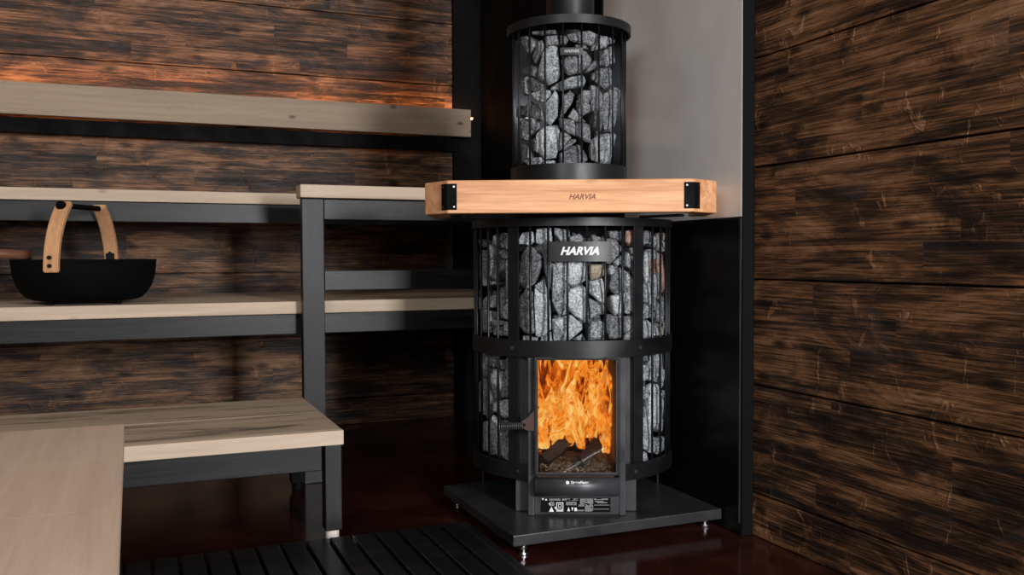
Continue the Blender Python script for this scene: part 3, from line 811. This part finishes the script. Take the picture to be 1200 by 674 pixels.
# flames: closed, twisting tongues
def tongue(bm, x, y, z, h, w, d, lean, seed):
    rr = random.Random(seed); n, sg = 22, 14; rings = []
    ph = rr.uniform(0, 6.3); tw = rr.uniform(-1.6, 1.6); amp = rr.uniform(.006, .018)
    for i in range(n + 1):
        t = i / n
        ww = w * (math.sin(math.pi * min(1, (t * .86 + .13))) ** .75) * (1 + .22 * math.sin(9 * t + ph)); dd = d * (1 - t) ** .5 + .001
        if i == n: ww *= .2
        cx = x + lean * t + amp * math.sin(5.5 * t + ph) * t; cy = y + .5 * amp * math.cos(4.3 * t + ph); a0 = tw * t
        ring = []
        for k in range(sg):
            a = 2 * math.pi * k / sg
            px, py = ww * math.cos(a), dd * math.sin(a); nz = noise.noise(Vector((px * 30 + seed, py * 30, t * 5))) * .006
            X = cx + px * math.cos(a0) - py * math.sin(a0) + nz; Y = cy + px * math.sin(a0) + py * math.cos(a0)
            ring.append(bm.verts.new((max(-.0925, min(.0925, X)), max(-.225, min(.078, Y)), min(.432, z + h * t + nz))))
        rings.append(ring)
    for i in range(n):
        for k in range(sg): bm.faces.new((rings[i][k], rings[i][(k + 1) % sg], rings[i + 1][(k + 1) % sg], rings[i + 1][k]))
    bm.faces.new(rings[0][::-1]); bm.faces.new(rings[-1])
fr = empty('flames', (CX, CY, .16), 'bright orange flames filling the glass door of the stove', 'fire', ROT)
fr['kind'] = 'stuff'
def F(name, specs, mat, seed):
    bm = bmesh.new()
    for q, s in enumerate(specs): tongue(bm, *s, seed + q)
    bmesh.ops.translate(bm, verts=bm.verts, vec=(0, 0, -.16)); return link(name, bm, mat, fr, True)
rr = random.Random(21)
F('rear_flames', [(-.085 + .0255 * k, .055 + rr.uniform(-.01, .012), .150, .30, .034, .014, rr.uniform(-.03, .03)) for k in range(8)], flame_mat('flame_rear', .95, 1, 2.0, -.02), 1)
F('middle_flames', [(-.075 + .041 * k, -.02 + rr.uniform(-.03, .02), .185, rr.uniform(.15, .235), rr.uniform(.018, .03), .016, rr.uniform(-.03, .03)) for k in range(5)], flame_mat('flame_middle', 1.0, .8, 5.0, -.01), 40)
F('front_flames', [(-.078 + .0325 * k, -.11 + rr.uniform(-.04, .02), .195, rr.uniform(.09, .20), rr.uniform(.012, .024), .010, rr.uniform(-.03, .03)) for k in range(6)] + [(.084, -.17, .19, .22, .010, .012, .004), (.086, -.12, .18, .24, .010, .016, .0), (.085, -.06, .17, .25, .012, .016, -.01)], flame_mat('flame_front', 1.05, .75, 8.0, .0), 80)

# ------------------------------------------------------------------ stones
def stone(poly, Rad, depth, mat, origin, rot, label, group, seed, tiltmax=.012):
    rr = random.Random(seed)
    ths = [poly[i] / 10 for i in range(0, len(poly), 2)]; zs = [poly[i] / 1000 for i in range(1, len(poly), 2)]
    span = max(ths) - min(ths)
    if span * math.pi / 180 * Rad < .018:      # seen edge-on at the flank of the cage: give it its real width
        c = sum(ths) / len(ths); sgn = 1 if c > 0 else -1; n = len(ths); zc = sum(zs) / n
        hh = (max(zs) - min(zs)) / 2; wa = min(8.0, max(4.5, math.degrees(hh * .7 / Rad)))
        ths = [sgn * 86 + wa * math.cos(2 * math.pi * k / 7 + .3) for k in range(7)]; zs = [(max(zs) + min(zs)) / 2 + hh * math.sin(2 * math.pi * k / 7 + .3) for k in range(7)]
    tc = sum(ths) / len(ths); zc = sum(zs) / len(zs)
    tx, tz = rr.uniform(-1, 1), rr.uniform(-1, 1)
    half = max(.012, (max(ths) - min(ths)) * math.pi / 360 * Rad); hz = max(.012, (max(zs) - min(zs)) / 2)
    bm = bmesh.new()
    def P(t, z, r): a = R(t); return bm.verts.new((r * math.sin(a), -r * math.cos(a), z))
    d = min(depth, .5 * (half + hz) * 2)
    for sc, off, jit in ((.88, .0, .003), (1.07, .008, .003), (1.0, .020, .004), (.6, d, .006)):
        for t, z in zip(ths, zs):
            ut, uz = (t - tc) * math.pi / 180 * Rad, z - zc
            tilt = max(0, (tx * ut / half + tz * uz / hz)) * tiltmax if off < .015 else 0
            s2 = sc * (rr.uniform(.92, 1.06) if sc < 1.0 else 1.0)
            P(tc + (t - tc) * s2, zc + uz * s2, Rad - off - tilt - rr.uniform(0, jit))
    r = bmesh.ops.convex_hull(bm, input=bm.verts[:])
    dead = [v for v in bm.verts if not v.link_faces]
    bmesh.ops.delete(bm, geom=dead, context='VERTS')
    bmesh.ops.dissolve_limit(bm, angle_limit=R(9), verts=bm.verts[:], edges=bm.edges[:])
    bmesh.ops.bevel(bm, geom=bm.edges[:], offset=.0016, segments=2, profile=.6, affect='EDGES', clamp_overlap=True)
    bmesh.ops.triangulate(bm, faces=[f for f in bm.faces if len(f.verts) > 4])
    bmesh.ops.subdivide_edges(bm, edges=[e for e in bm.edges if e.calc_length() > .012], cuts=2, use_grid_fill=True)
    cen = sum((v.co for v in bm.verts), Vector()) / len(bm.verts)
    for v in bm.verts:
        n = v.co * 75 + Vector((seed, 0, 0)); v.co += (v.co - cen).normalized() * (noise.noise(n) * .0016 + noise.noise(n * 3) * .0006)
    mt = Matrix.Translation(origin) @ Matrix.Rotation(rot, 4, 'Z')
    bmesh.ops.transform(bm, matrix=mt, verts=bm.verts)
    o = link('sauna_stone', bm, mat, origin=mt @ cen)
    for f in o.data.polygons: f.use_smooth = False
    return tag(o, label, 'stone', group)
SPECIAL = {
 ('MAIN', 39): ('stone_red', 'reddish brown stone at the top of the cage, left of the right hand wide post'),
 ('MAIN', 40): ('stone_tan', 'small yellowish brown stone just below the right end of the logo plate'),
 ('MAIN', 53): ('stone_red', 'tall narrow reddish stone at the far right edge of the stove cage'),
 ('MAIN', 17): ('stone_pale', 'pale stone directly under the left half of the logo plate'),
 ('MAIN', 21): ('stone_pale', 'large pale stone in the middle of the upper cage tier, pointed on its left'),
 ('MAIN', 19): ('stone_pale', 'large pale slanting stone right of the left wide post, above the middle ring'),
 ('MAIN', 22): ('stone_pale', 'wide pale stone resting just above the middle ring below the pointed stone'),
 ('LOWR', 4): ('stone_pale', 'large oval stone right of the fire door in the lower cage'),
 ('UPPER', 9): ('stone_pale', 'largest pale stone at the upper left of the flue cage'),
 ('UPPER', 34): ('stone_pale', 'tall blocky pale stone at the lower left of the flue cage'),
 ('UPPER', 21): ('stone_pale', 'slanting pale stone in the middle left of the flue cage'),
}
GROUPS = {'MAIN': ('plain grey sauna stone behind the bars of the upper tier of the stove cage', 'stones in the upper tier of the stove cage'),
          'LOWL': ('plain grey sauna stone in the lower tier left of the fire door', 'stones in the lower tier left of the door'),
          'LOWR': ('plain grey sauna stone in the lower tier right of the fire door', 'stones in the lower tier right of the door'),
          'UPPER': ('plain grey sauna stone inside the small cage around the flue pipe', 'stones in the flue cage')}
CUX, CUY = 1.088, 2.211
sid = 100
for key, data in (('MAIN', MAIN), ('LOWL', LOWL), ('LOWR', LOWR), ('UPPER', UPPER)):
    up = key == 'UPPER'
    org = (CUX, CUY, 0) if up else (CX, CY, 0)
    for i, poly in enumerate(data):
        sid += 1; sp = SPECIAL.get((key, i)); rr = random.Random(sid)
        mat = M[sp[0]] if sp else M['stone_dark' if rr.random() < (.85 if up else .25) else 'stone']
        if not sp and not up and i in (35, 60): mat = M['stone_tan']
        stone(poly, (.143 if up else .252) - rr.uniform(0, .006), .038 if up else .052, mat, org, ROT,
              sp[1] if sp else GROUPS[key][0], None if sp else GROUPS[key][1], sid)
# a second layer deeper in the cages, dark colour standing in for shade, seen through the gaps, and the flanks
def filler(key, Rad, z0, z1, a0, a1, da, dz, org, label, group):
    global sid
    z = z0; row = 0
    while z < z1 - dz * .4:
        a = a0 + (row % 2) * da / 2
        while a < a1:
            sid += 1; rr = random.Random(sid); n = rr.choice((5, 6, 7)); poly = []
            for k in range(n):
                t = 2 * math.pi * k / n + rr.uniform(-.25, .25)
                zz = min(z1, max(z0 - dz * .3, z + dz * .53 * math.sin(t) * rr.uniform(.85, 1.1)))
                poly += [(a + da * .53 * math.cos(t) * rr.uniform(.85, 1.1)) * 10, zz * 1000]
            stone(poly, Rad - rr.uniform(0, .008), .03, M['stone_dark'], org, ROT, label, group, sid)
            a += da
        z += dz; row += 1
L1, G1 = 'shade-darkened grey stone lying deeper in the stove cage behind the front stones', 'stones deeper in the stove cage'
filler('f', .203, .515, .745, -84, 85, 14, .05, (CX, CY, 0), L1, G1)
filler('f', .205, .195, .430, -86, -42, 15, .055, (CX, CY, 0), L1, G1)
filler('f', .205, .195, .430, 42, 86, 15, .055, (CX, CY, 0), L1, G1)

# ------------------------------------------------------------------ guard, flue cage, pipe
gd = empty('wooden_guard', (1.083, 2.204, .785), 'varnished wooden guard ring with black corner plates around the stove top', 'guard', -R(25.6))
def octo(hw, cf, cs):   # half width, chamfer in x, chamfer in y
    return [(-hw + cf, -hw), (hw - cf, -hw), (hw, -hw + cs), (hw, hw - cs), (hw - cf, hw), (-hw + cf, hw), (-hw, hw - cs), (-hw, -hw + cs)]
out_, in_ = octo(.346, .063, .070), octo(.304, .048, .056)
H0, H1 = 0.0, .0765
names = ['front_beam', 'corner_block', 'side_beam', 'corner_block', 'rear_beam', 'corner_block', 'side_beam', 'corner_block']
for k in (0, 1, 7, 2, 6):
    a, b = out_[k], out_[(k + 1) % 8]; c, d = in_[(k + 1) % 8], in_[k]
    if k == 2: b, c = (b[0], -.10), (c[0], -.10)
    if k == 6: a, d = (a[0], -.10), (d[0], -.10)
    bm = prism([a, b, c, d], H0, H1)
    bmesh.ops.recalc_face_normals(bm, faces=bm.faces)
    bmesh.ops.bevel(bm, geom=bm.edges[:], offset=.0035, segments=3, profile=.6, affect='EDGES')
    g = link(names[k], bm, M['cherry'], gd)
    if k == 0: front = g
w = writing('branding', 'HARVIA', .0175, M['burnt'], front, Matrix.Translation((.028, -.3462, .036)), .0004, .32, .0004)
for sx, sy in ((-1, -1), (1, -1)):
    hw, cf, cs = .346, .063, .070
    cpt = Vector((sx * (hw - cf), sy * hw, 0)); dflat = Vector((-sx, 0, 0)); dch = Vector((sx * cf, -sy * cs, 0)).normalized()
    nf = Vector((0, sy, 0)); nc = Vector((sx * cs, sy * cf, 0)).normalized(); bis = (nf + nc).normalized() / ((nf + nc).normalized().dot(nf))
    th = .0025; L = .0215
    pl = [cpt + dflat * L, cpt, cpt + dch * L]; po = [pl[0] + nf * th, cpt + bis * th, pl[2] + nc * th]
    bm = prism([(v.x, v.y) for v in (pl[0], pl[1], pl[2], po[2], po[1], po[0])], .008, .0685)
    pc = link('corner_plate', bm, M['matte_black'], gd); tag(pc, 'black steel corner plate')
    for q, nn in ((cpt + dflat * L * .72, nf), (cpt + dch * L * .72, nc)):
        for zz in (.015, .0615):
            p = q + Vector((0, 0, zz)); link('screw', tube([p + nn * th, p + nn * (th + .0012)], .0022, 10), M['chrome'], pc)
# brackets that carry the guard on the stove top
for a in (-45, 45):
    mt = Matrix.Rotation(R(a), 4, 'Z')
    link('support_arm', box(-.012, .012, -.375, -.255, -.0065, -.0005, .001, mtx=mt), M['steel'], gd)

fc = empty('flue_cage', (CUX, CUY, .7830), 'small round steel cage full of stones around the flue pipe', 'stone cage', ROT)
def U(name, bm, mat, parent=None, smooth=False):
    bmesh.ops.translate(bm, verts=bm.verts, vec=(0, 0, -.7830)); return link(name, bm, mat, parent or fc, smooth)
bt = arc_band(.1515, .156, .835, .920, 0, 360, 96); U('bottom_band', bt, M['steel'])
bm = lathe([(.070, .783), (.150, .783), (.150, .905), (.070, .905), (.070, .783)], 64); U('base_drum', bm, M['matte_black'])
U('top_band', arc_band(.1600, .1655, 1.2685, 1.2900, 0, 360, 96), M['steel'])
bm = lathe([(.066, 1.276), (.1595, 1.276), (.1595, 1.282), (.066, 1.282), (.066, 1.276)], 72); U('top_cover', bm, M['matte_black'])
RU = .1505
for k in range(20):
    a = 7.3 + 2.5 + 18 * k
    U('cage_bar', tube([(RU * math.sin(R(a)), -RU * math.cos(R(a)), z) for z in (.915, 1.275)], .0027, 8), M['steel'], None, True)
npl = U('name_plate', arc_band(.152, .1545, 1.1905, 1.2085, -10.5, 11, 12), M['steel'])
w = writing('lettering', 'HARVIA', .0105, M['grey_ink'], npl, Matrix.Translation((0, -.1548, 1.1995 - .7830)), .0004, .3, .0004); bend(w, .1548)
U('glint_reflector', arc_band(.1465, .148, .92, 1.271, 100, 262, 48), M['polished'], None, True)  # added curved reflector behind the stones, meant to give bright glints

fp = empty('flue_pipe', (CUX + .005, CUY, .783), 'black round flue pipe rising out of the stone cage', 'pipe')
link('pipe', lathe([(.058, 0), (.0635, 0), (.0635, ZC - .783), (.058, ZC - .783), (.058, 0)], 64), M['steel'], fp, True)
link('collar', lathe([(.0637, .4995), (.068, .4995), (.068, .5125), (.0637, .5125), (.0637, .4995)], 64), M['steel'], fp, True)

# ------------------------------------------------------------------ camera
cam = bpy.data.cameras.new('camera'); co = bpy.data.objects.new('camera', cam); COL.objects.link(co)
cam.sensor_width = 36; cam.lens = 1068.5 / 1200 * 36; cam.clip_start = .02
yaw, pit, rol = R(22.6226), R(1.82706), R(-.20894)
f = Vector((math.sin(yaw) * math.cos(pit), math.cos(yaw) * math.cos(pit), -math.sin(pit)))
rt = Vector((math.cos(yaw), -math.sin(yaw), 0)); up = rt.cross(f)
r2 = rt * math.cos(rol) + up * math.sin(rol); u2 = up * math.cos(rol) - rt * math.sin(rol)
co.matrix_world = Matrix(((r2.x, u2.x, -f.x, 0), (r2.y, u2.y, -f.y, 0), (r2.z, u2.z, -f.z, .68), (0, 0, 0, 1)))
SC.camera = co

# ------------------------------------------------------------------ light
def area(name, loc, target, sx, sy, power, col, spread=180):
    l = bpy.data.lights.new(name, 'AREA'); l.shape = 'RECTANGLE'; l.size = sx; l.size_y = sy; l.energy = power; l.color = col; l.spread = R(spread)
    o = bpy.data.objects.new(name, l); COL.objects.link(o); o.location = loc
    d = (Vector(target) - Vector(loc)).normalized(); o.rotation_euler = d.to_track_quat('-Z', 'Y').to_euler()
    return o
area('window_daylight', (1.14, -1.45, 1.12), (.95, 2.4, .60), .42, .85, 124, (.97, .98, 1.0))
area('left_fill', (-1.25, -.9, 1.6), (.5, 2.6, .5), .9, 1.0, 36, (.96, .98, 1.0))  # added fill from the left, no window stands there
area('overhead_fill', (-.6, 2.2, 2.30), (-.6, 2.5, 0), 1.0, .8, 5, (1.0, .93, .84))  # added weak fill from above, no ceiling lamp is known
w = bpy.data.worlds.new('world'); SC.world = w; w.use_nodes = True
w.node_tree.nodes['Background'].inputs[0].default_value = (.75, .85, 1, 1); w.node_tree.nodes['Background'].inputs[1].default_value = .01
SC.view_settings.view_transform = 'Standard'; SC.view_settings.look = 'None'
SC.view_settings.exposure = 0; SC.view_settings.gamma = 1; SC.view_settings.use_curve_mapping = False
